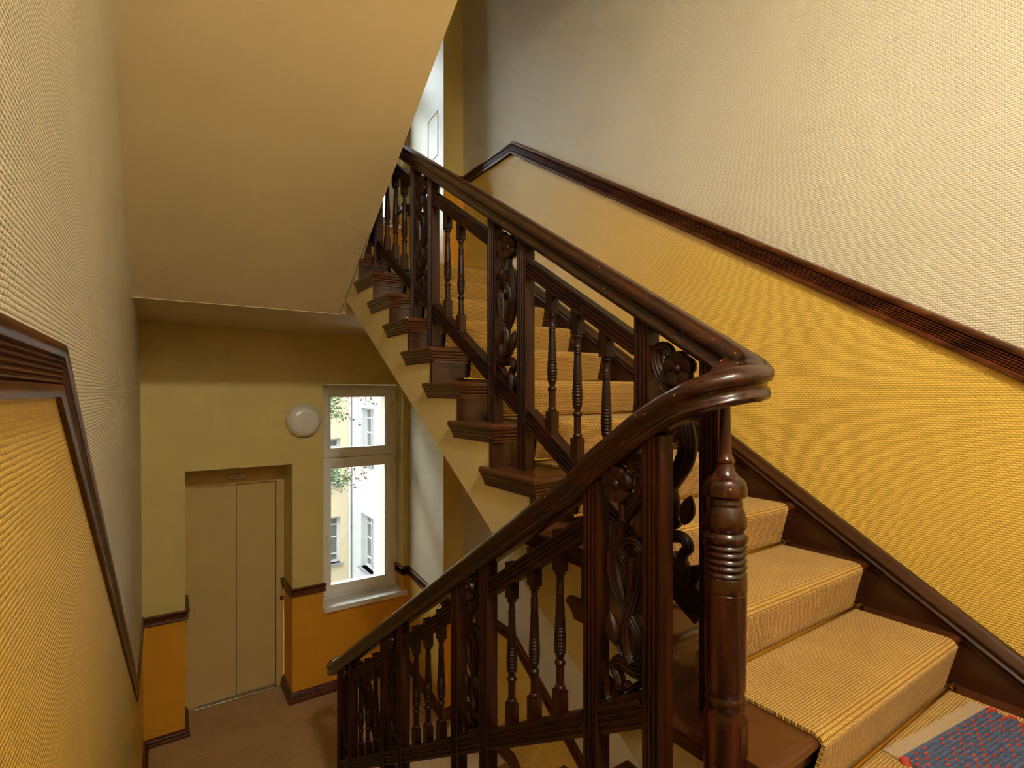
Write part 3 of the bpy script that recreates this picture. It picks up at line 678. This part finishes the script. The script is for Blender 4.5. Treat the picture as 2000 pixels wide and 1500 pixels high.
trim('trim_3', 'dark chair rail below the stairs on the lower right wall', [(XR, y, z) for y, z in rr_lo[1:]]+[(PX, PY, DL), (QX, YF, DL), (WX1, YF, DL), (WX1, 5.46, DL)], [(-1, 0, 0)]*2+[(0, -1, 0), (-1, 0.085, 0), (0, -1, 0), (-1, 0, 0)], CR)
CF = [(a, b*0.85) for a, b in [(0, -0.045), (0.020, -0.045), (0.026, -0.036), (0.020, -0.026), (0.016, -0.020), (0.016, 0.012), (0.022, 0.020), (0.032, 0.030), (0.034, 0.040), (0, 0.045)]]
trim('trim_4', 'short dark chair rail between the left wall and the lift', [(XL, YF, DL), (NX0, YF, DL), (NX0, YDR, DL)], [(0, -1, 0), (1, 0, 0)], CF)
trim('trim_5', 'short dark chair rail between the lift and the window', [(NX1, YDR, DL), (NX1, YF, DL), (WX0+0.02, YF, DL)], [(-1, 0, 0), (0, -1, 0)], CF)
trim('trim_6', 'dark chair rail beside the upper landing window', [(QX, YF, DU), (WX1, YF, DU), (WX1, 5.46, DU)], [(0, -1, 0), (-1, 0, 0)], CF)
SK = [(0, 0), (0.036, 0), (0.036, 0.016), (0.030, 0.022), (0.026, 0.026), (0.026, 0.040), (0.018, 0.048), (0.010, 0.058), (0, 0.062)]
trim('baseboard_left', 'dark skirting at the foot of the orange wall left of the lift', [(XLz(ZM), 3.75, ZM), (XLz(ZM), YF, ZM), (NX0, YF, ZM), (NX0, YDR, ZM)], [(1, 0, 0), (0, -1, 0), (1, 0, 0)], SK, cat='skirting')
trim('baseboard_right', 'dark skirting along the orange wall below the window', [(NX1, YDR, ZM), (NX1, YF, ZM), (QX, YF, ZM), (PX, PY, ZM), (XR, PY, ZM), (XR, 3.43, ZM), (XR, 1.0, ZM-2.43*0.625)], [(-1, 0, 0), (0, -1, 0), (-1, 0.085, 0), (0, -1, 0), (-1, 0, 0), (-1, 0, 0)], [(a, b*1.5) for a, b in SK], cat='skirting')
# ------------------------------------------------------------------ lift
df = bpy.data.objects.new('door_1', None); COL.objects.link(df); df.location = (0, 0, 0); struct(df, 'khaki two-panel sliding lift door set in a niche', 'lift door')
DX0, DX1, DZT = 0.251, 0.949, -0.877
o = MB(); yb_ = YDR+0.05
o.box((NX0+0.001, YDR, ZM), (DX0, yb_, NZT)); o.box((DX1, YDR, ZM), (NX1-0.001, yb_, NZT)); o.box((DX0, YDR, DZT), (DX1, yb_, NZT))
o.build('door_frame', 'lift_frame_paint', df, False)
MB().box((DX0+0.002, YDR+0.022, ZM+0.012), (0.597, YDR+0.034, DZT-0.002)).build('door_panel', 'lift_paint', df, False)
MB().box((0.585, YDR+0.036, ZM+0.012), (DX1-0.006, YDR+0.050, DZT-0.002)).build('door_panel', 'lift_paint', df, False)
MB().box((0.5975, YDR+0.030, ZM+0.012), (0.6015, YDR+0.0365, DZT-0.002)).build('door_gap', 'dark_gap', df, False)
MB().box((DX1-0.006, YDR+0.046, ZM+0.012), (DX1, YDR+0.052, DZT)).build('door_gap', 'dark_gap', df, False)
o = MB()
for i in range(5): o.box((DX0, YDR-0.03+i*0.016, ZM+0.0), (DX1, YDR-0.03+i*0.016+0.011, ZM+0.012))
o.box((DX0, YDR-0.034, ZM), (DX1, YDR+0.055, ZM+0.007)); o.build('threshold', 'steel', df, False)
cb = thing('call_button', 'small round steel lift call button on the door frame', 'button', (1.0, YDR, -2.055))
def disc(o, r, y0, y1, seg=24):
    vs = [(r*math.cos(2*PI*k/seg), y, r*math.sin(2*PI*k/seg)) for y in (y0, y1) for k in range(seg)]
    o.add(vs, [tuple(range(seg)), tuple(range(2*seg-1, seg-1, -1))]+[(k, (k+1) % seg, seg+(k+1) % seg, seg+k) for k in range(seg)])
o = MB(); disc(o, 0.020, -0.004, 0.0); o.build('ring', 'dark_gap', cb); o = MB(); disc(o, 0.012, -0.008, -0.002); o.build('push_disc', 'steel', cb)
sg = thing('notice_sign', 'small red-bordered white notice above the lift door', 'sign', (0.603, YDR, -0.806))
MB().box((-0.077, -0.003, -0.027), (0.077, 0.0, 0.027)).build('border', 'sign_red', sg, False)
MB().box((-0.071, -0.0036, -0.0215), (0.071, -0.001, 0.0215)).build('plate', 'sign_white', sg, False)
def text(s, size, loc, parent):
    cu = bpy.data.curves.new('lettering', 'FONT'); cu.body = s; cu.size = size; cu.align_x = 'CENTER'; cu.align_y = 'CENTER'; cu.extrude = 0.0003
    t = bpy.data.objects.new('tmp', cu); COL.objects.link(t); bpy.context.view_layer.update()
    me = bpy.data.meshes.new_from_object(t.evaluated_get(bpy.context.evaluated_depsgraph_get())); bpy.data.objects.remove(t)
    me.materials.clear(); me.materials.append(M['sign_ink']); q = link('lettering', me, parent, loc); q.rotation_euler = (PI/2, 0, 0)
text('Aufzug im Brandfall', 0.0145, (0, -0.0042, 0.008), sg); text('nicht benutzen', 0.0145, (0, -0.0042, -0.009), sg)
# wall lamp (off)
wl = thing('wall_lamp', 'round white opal glass wall lamp between the lift and the window', 'lamp', (1.118, YF, -0.265))
o = MB(); disc(o, 0.13, -0.025, 0.0, 40); o.build('base', 'pvc_white', wl)
def dome(o, R, h, y0, seg=40, rings=10):
    vs = []
    for i in range(rings+1):
        a = (PI/2)*i/rings; r = R*math.cos(a)**0.55 if i < rings else 0.0005
        for k in range(seg): vs.append((r*math.cos(2*PI*k/seg), y0-h*math.sin(a), r*math.sin(2*PI*k/seg)))
    o.add(vs, [(i*seg+k, i*seg+(k+1) % seg, (i+1)*seg+(k+1) % seg, (i+1)*seg+k) for i in range(rings) for k in range(seg)]+[tuple(range(seg-1, -1, -1))])
o = MB(); dome(o, 0.157, 0.085, -0.018); o.build('shade', 'opal', wl)
# ceiling lamp over the near landing (lit, out of frame above the viewer)
def ceiling_lamp(label, z, glow):
    cl = thing('ceiling_lamp', label, 'lamp', (0.35, -1.15, z), 'opal landing lamps'); cl.rotation_euler = (PI/2, 0, 0)
    o = MB(); disc(o, 0.18, -0.03, 0.0, 40); o.build('base', 'pvc_white', cl)
    o = MB(); dome(o, 0.25, 0.15, -0.022); o.build('shade', glow, cl)
ceiling_lamp('round opal glass ceiling lamp over the near landing', 2.55, 'lamp_glow')
ceiling_lamp('added unseen opal ceiling lamp one storey below, brightening the lower well', Z0-0.30, 'fill_lamp_glow')  # added lamp, out of view, to lift the light on the lower walls
# ------------------------------------------------------------------ windows
def window(name, label, dz, sill):
    r = bpy.data.objects.new(name, None); COL.objects.link(r); r.location = (0, 0, dz); struct(r, label, 'window')
    y0, y1 = 5.455, 5.53
    X0, X1, za, zb, zt = 1.306, 2.123, -2.098, 0.081, -0.660
    o = MB()
    o.box((X0, y0, za), (X0+0.058, y1, zb)); o.box((X1-0.048, y0, za), (X1, y1, zb)); o.box((X0+0.058, y0, zb-0.045), (X1-0.048, y1, zb)); o.box((X0+0.058, y0, za), (X1-0.048, y1, za+0.055)); o.box((X0+0.058, y0+0.012, zt-0.012), (X1-0.048, y1, zt+0.012))
    o.build('window_frame', 'pvc_white', r, False)
    def sash(nm, x0, x1, z0, z1, gx0, gx1, gz0, gz1, hz):
        f = MB(); yy0, yy1 = 5.437, 5.515
        f.box((x0, yy0, z0), (gx0, yy1, z1)); f.box((gx1, yy0, z0), (x1, yy1, z1)); f.box((gx0, yy0, z0), (gx1, yy1, gz0)); f.box((gx0, yy0, gz1), (gx1, yy1, z1))
        bw = 0.012
        for (a, b, c, d) in ((gx0, gz0, gx0+bw, gz1), (gx1-bw, gz0, gx1, gz1), (gx0+bw, gz0, gx1-bw, gz0+bw), (gx0+bw, gz1-bw, gx1-bw, gz1)): f.box((a, yy0+0.014, b), (c, yy1, d))
        s_ = f.build('sash', 'pvc_white', r, False)
        MB().box((gx0, 5.47, gz0), (gx1, 5.474, gz1)).build('pane', 'glass', s_, False)
        h = MB(); hx = x0+0.028; h.box((hx-0.013, yy0-0.010, hz-0.035), (hx+0.013, yy0, hz+0.035)); h.tube([(hx, yy0, hz), (hx, yy0-0.045, hz)], 0.008); h.tube([(hx, yy0-0.040, hz+0.006), (hx, yy0-0.046, hz-0.03), (hx, yy0-0.044, hz-0.125)], 0.0085)
        h.build('handle', 'pvc_white', s_)
        for q in (z0+0.07, z1-0.07):
            h = MB(); h.tube([(x1+0.008, yy0-0.004, q-0.045), (x1+0.008, yy0-0.004, q+0.045)], 0.008); h.build('hinge', 'pvc_white', s_)
    sash('upper', 1.352, 2.087, zt+0.004, 0.045, 1.414, 2.009, -0.578, -0.033, -0.33)
    sash('lower', 1.352, 2.087, -2.055, zt-0.006, 1.418, 2.009, -1.972, -0.760, -1.45)
    o = MB(); o.box((WX0-0.0, YF-0.045, -2.135), (QX-0.035, 5.46, -2.090)); b = o.build('window_sill', 'sill_stone', r, False)
window('window_1', 'white two-part casement window with stone sill beside the wall lamp', 0.0, True)
window('window_2', 'white casement window of the upper landing, mostly hidden by the balustrade', STO, True)
# access hatch in the wall above
def onq(t, z, off=0.0):
    return (PX+(QX-PX)*t-off, PY+(YF-PY)*t, z)
o = MB()
t0, t1, z0, z1 = 0.14, 0.40, 2.19, 2.60
for (a, b, c, d) in ((t0, z0, t1, z0+0.004), (t0, z1-0.004, t1, z1), (t0, z0, t0+0.004, z1), (t1-0.004, z0, t1, z1)):
    o.add([onq(a, b, 0.001), onq(c, b, 0.001), onq(c, d, 0.001), onq(a, d, 0.001), onq(a, b, 0.004), onq(c, b, 0.004), onq(c, d, 0.004), onq(a, d, 0.004)], [(0,1,2,3), (4,5,6,7), (0,1,5,4), (1,2,6,5), (2,3,7,6), (3,0,4,7)])
tag(o.build('access_hatch', 'zinc', None, False), 'thin outlined access hatch in the pale wall above the handrail', 'hatch')
# ------------------------------------------------------------------ woven rug on the landing
rug = thing('woven_rug', 'blue and red woven rag rug with beige end on the near landing', 'rug', (1.653, 0.632, Z0+0.0105)); rug.rotation_euler = (0, 0, math.radians(-6.7))
RW, RL = 0.495, 0.72
MB().box((0, -0.040, 0), (RW, 0, 0.006)).build('end_band', 'rug_beige', rug, False)
MB().box((0.004, -0.040-RL, 0), (RW-0.004, -0.038, 0.007)).build('rug_body', 'rug_blue', rug, False)
def nub(o, x, y, z, a, b, h):
    o.add([(x-a, y, z), (x, y-b, z), (x+a, y, z), (x, y+b, z), (x-a*0.5, y-b*0.5, z+h), (x+a*0.5, y-b*0.5, z+h), (x+a*0.5, y+b*0.5, z+h), (x-a*0.5, y+b*0.5, z+h)],
          [(0,1,5,4), (1,2,5), (2,3,6,5), (3,7,6), (3,0,4,7), (0,4,7), (4,5,6,7), (1,5,4)])
ob, orr = MB(), MB()
nr_, nc = int(RL/0.0125), int(RW/0.0115)
for i in range(nr_):
    for j in range(nc):
        x = 0.008+(j+0.5)*(RW-0.016)/nc; y = -0.046-(i+0.5)*(RL-0.01)/nr_
        red = ((j+(i % 2)*2) % 4 == 0 and random.random() < 0.8) if j < nc-3 else (i % 3 == 0)
        nub(orr if red else ob, x+random.uniform(-0.001, 0.001), y, 0.0055, 0.0075 if not red else 0.0080, 0.0062 if not red else 0.0056, 0.0045+random.uniform(0, 0.0015)+(0.001 if red else 0))
for i in range(int(RL/0.048)):
    y = -0.052-i*0.048
    for x in (0.003, RW-0.003): nub(orr, x, y, 0.001, 0.012, 0.018, 0.012)
a = ob.build('blue_weave', 'rug_blue', rug); a['kind'] = 'stuff'
a = orr.build('red_weave', 'rug_red', rug); a['kind'] = 'stuff'
# ------------------------------------------------------------------ courtyard outside
GZ = -7.5
struct(MB().box((-20, 5.7, GZ-0.1), (20, 40, GZ)).build('ground', 'ground_paving', None, False), 'paved courtyard ground outside the windows', 'ground')
def outer_window(parent, plane, a0, a1, z0, z1, depth=0.22):
    """casement window in a facade; plane ('x', X): wall facing -X, ('y', Y): wall facing -Y; a along the wall"""
    def P(a, d, z): return (plane[1]+d, a, z) if plane[0] == 'x' else (a, plane[1]+d, z)
    def bx(o, aa, ab, da, db, za, zb, mi=0):
        p, q = P(aa, da, za), P(ab, db, zb); o.box(tuple(min(u, v) for u, v in zip(p, q)), tuple(max(u, v) for u, v in zip(p, q)), mi)
    w_ = MB(); f = 0.07
    bx(w_, a0, a0+f, depth-0.06, depth, z0, z1); bx(w_, a1-f, a1, depth-0.06, depth, z0, z1); bx(w_, a0+f, a1-f, depth-0.06, depth, z0, z0+f); bx(w_, a0+f, a1-f, depth-0.06, depth, z1-f, z1)
    mida = (a0+a1)/2; bx(w_, mida-0.045, mida+0.045, depth-0.07, depth, z0, z1); h = z1-z0
    for q in (0.18, 0.55, 0.82): bx(w_, a0+f, a1-f, depth-0.05, depth, z0+h*q-0.02, z0+h*q+0.02)
    o = w_.build('window', 'facade_white', parent, False)
    g = MB(); bx(g, a0, a1, depth-0.01, depth-0.005, z0, z1); g.build('pane', 'window_dark', o, False)
    s_ = MB(); bx(s_, a0-0.06, a1+0.06, -0.10, depth, z0-0.05, z0); s_.build('window_sill', 'zinc', o, False)
def facade(name, label, plane, a0, a1, z0, z1, wins, mats, split=None):
    r = thing(name, label, 'building', (0, 0, 0))
    def P(a, z, d=0): return (plane[1]+d, a, z) if plane[0] == 'x' else (a, plane[1]+d, z)
    As = sorted({a0, a1, *[q for w_ in wins for q in w_[:2]]}); Zs = sorted({z0, z1, *[q for w_ in wins for q in w_[2:]]})
    o = MB()
    for i in range(len(As)-1):
        for j in range(len(Zs)-1):
            ca, cz = (As[i]+As[i+1])/2, (Zs[j]+Zs[j+1])/2
            if any(w_[0] < ca < w_[1] and w_[2] < cz < w_[3] for w_ in wins): continue
            o.quad(P(As[i], Zs[j]), P(As[i+1], Zs[j]), P(As[i+1], Zs[j+1]), P(As[i], Zs[j+1]))
    for (p, q, s, t) in wins:
        for (u, v) in (((p, s), (p, t)), ((q, s), (q, t)), ((p, s), (q, s)), ((p, t), (q, t))):
            o.quad(P(*u), P(*v), P(*v, 0.3), P(*u, 0.3))
    o.quad(P(a0, z0, 0.32), P(a1, z0, 0.32), P(a1, z1, 0.32), P(a0, z1, 0.32))
    o.build('wall', mats, r, False, False)
    for w_ in wins: outer_window(r, plane, *w_)
    return r
wins = []
for z in (-5.65, -5.65+3.4, -5.65+6.8):
    for y in (15.75, 12.2, 8.8): wins.append((y, y+1.2, z, z+1.75))
facade('courtyard_wing', 'white rendered courtyard wing with tall casement windows outside the landing window', ('x', 5.40), 5.8, 18.0, GZ, 6.0, wins, 'facade_white')
wins = []
for z in (-5.75, -5.75+2.65, -5.75+5.9):
    for x in (3.98, 1.2, -1.6): wins.append((x, x+1.05, z, z+1.55))
fb = facade('courtyard_house', 'pale yellow rendered courtyard house seen through the left of the landing window', ('y', 18.0), -8.0, 5.40, GZ, 6.0, wins, 'facade_yellow')
facade('courtyard_side_house', 'yellow rendered house on the left side of the courtyard', ('x', -8.0), 5.8, 17.6, GZ, 3.0, [], 'facade_yellow')
# downpipe in the corner
o = MB(); o.tube([(5.32, 17.90, GZ), (5.32, 17.90, 6.0)], 0.045, 10); o.build('downpipe', 'facade_white', fb)
# tree reaching in from the left
tr = thing('tree', 'leafy green and rust-tinged tree branch outside the window panes', 'tree', (1.2, 10.5, GZ))
o = MB(); o.tube([(0, 0, 0), (0.05, 0, 2.5), (0.1, 0.05, 5.0), (0.0, 0.1, 7.6)], 0.13, 10)
tips = []
def branch(p, d, ln, r, depth):
    q = p
    pts_ = [p]
    for i in range(4):
        d = (d+V((random.uniform(-.25, .25), random.uniform(-.25, .25), random.uniform(-.2, .2)))).normalized(); q = q+d*ln/4; pts_.append(q)
        if depth == 0 or i > 0: tips.append(q)
    o.tube(pts_, r, 6)
    if depth > 0:
        for i in range(3): branch(pts_[2+i % 3], (d+V((random.uniform(-.9, .9), random.uniform(-.9, .9), random.uniform(-.5, .4)))).normalized(), ln*0.6, r*0.5, depth-1)
branch(V((0.06, 0.05, 6.75)), V((0.95, 0.0, 0.26)), 1.7, 0.025, 2)
branch(V((0.08, 0.05, 5.65)), V((0.95, 0.0, 0.13)), 1.6, 0.020, 0)
branch(V((0.0, 0.1, 7.4)), V((-0.6, 0.2, 0.7)), 1.3, 0.03, 2)
branch(V((0.08, 0.05, 5.2)), V((-0.8, -0.2, 0.3)), 1.3, 0.03, 2)
for c, q in ((V((1.55, 0, 7.25)), 26), (V((1.72, 0, 7.12)), 14), (V((1.62, 0, 5.88)), 34), (V((1.85, 0, 5.80)), 16), (V((2.05, 0, 5.85)), 3)):
    for i in range(q): tips.append(c+V((random.gauss(0, .13), random.gauss(0, .2), random.gauss(0, .09))))
o.build('trunk', 'bark', tr)
lg, lrr = MB(), MB()
for p in tips:
    for i in range(6):
        c = p+V((random.gauss(0, .07), random.gauss(0, .07), random.gauss(-0.02, .06))); ax = V((random.gauss(0, 1), random.gauss(0, 1), random.gauss(0, .6))).normalized(); sd = ax.cross(V((random.gauss(0, 1), random.gauss(0, 1), random.gauss(0, 1)))).normalized(); s = random.uniform(.025, .05)
        up_ = ax.cross(sd)*s*0.2
        (lrr if (c.x > 1.88 and random.random() < .7) or random.random() < .07 else lg).add([c-ax*s, c+sd*s*.55+up_, c+ax*s, c-sd*s*.55+up_, c], [(0, 1, 4), (1, 2, 4), (2, 3, 4), (3, 0, 4)])
a = lg.build('foliage', 'leaf_green', tr, False, False); a['kind'] = 'stuff'
a = lrr.build('rust_foliage', 'leaf_rust', tr, False, False); a['kind'] = 'stuff'
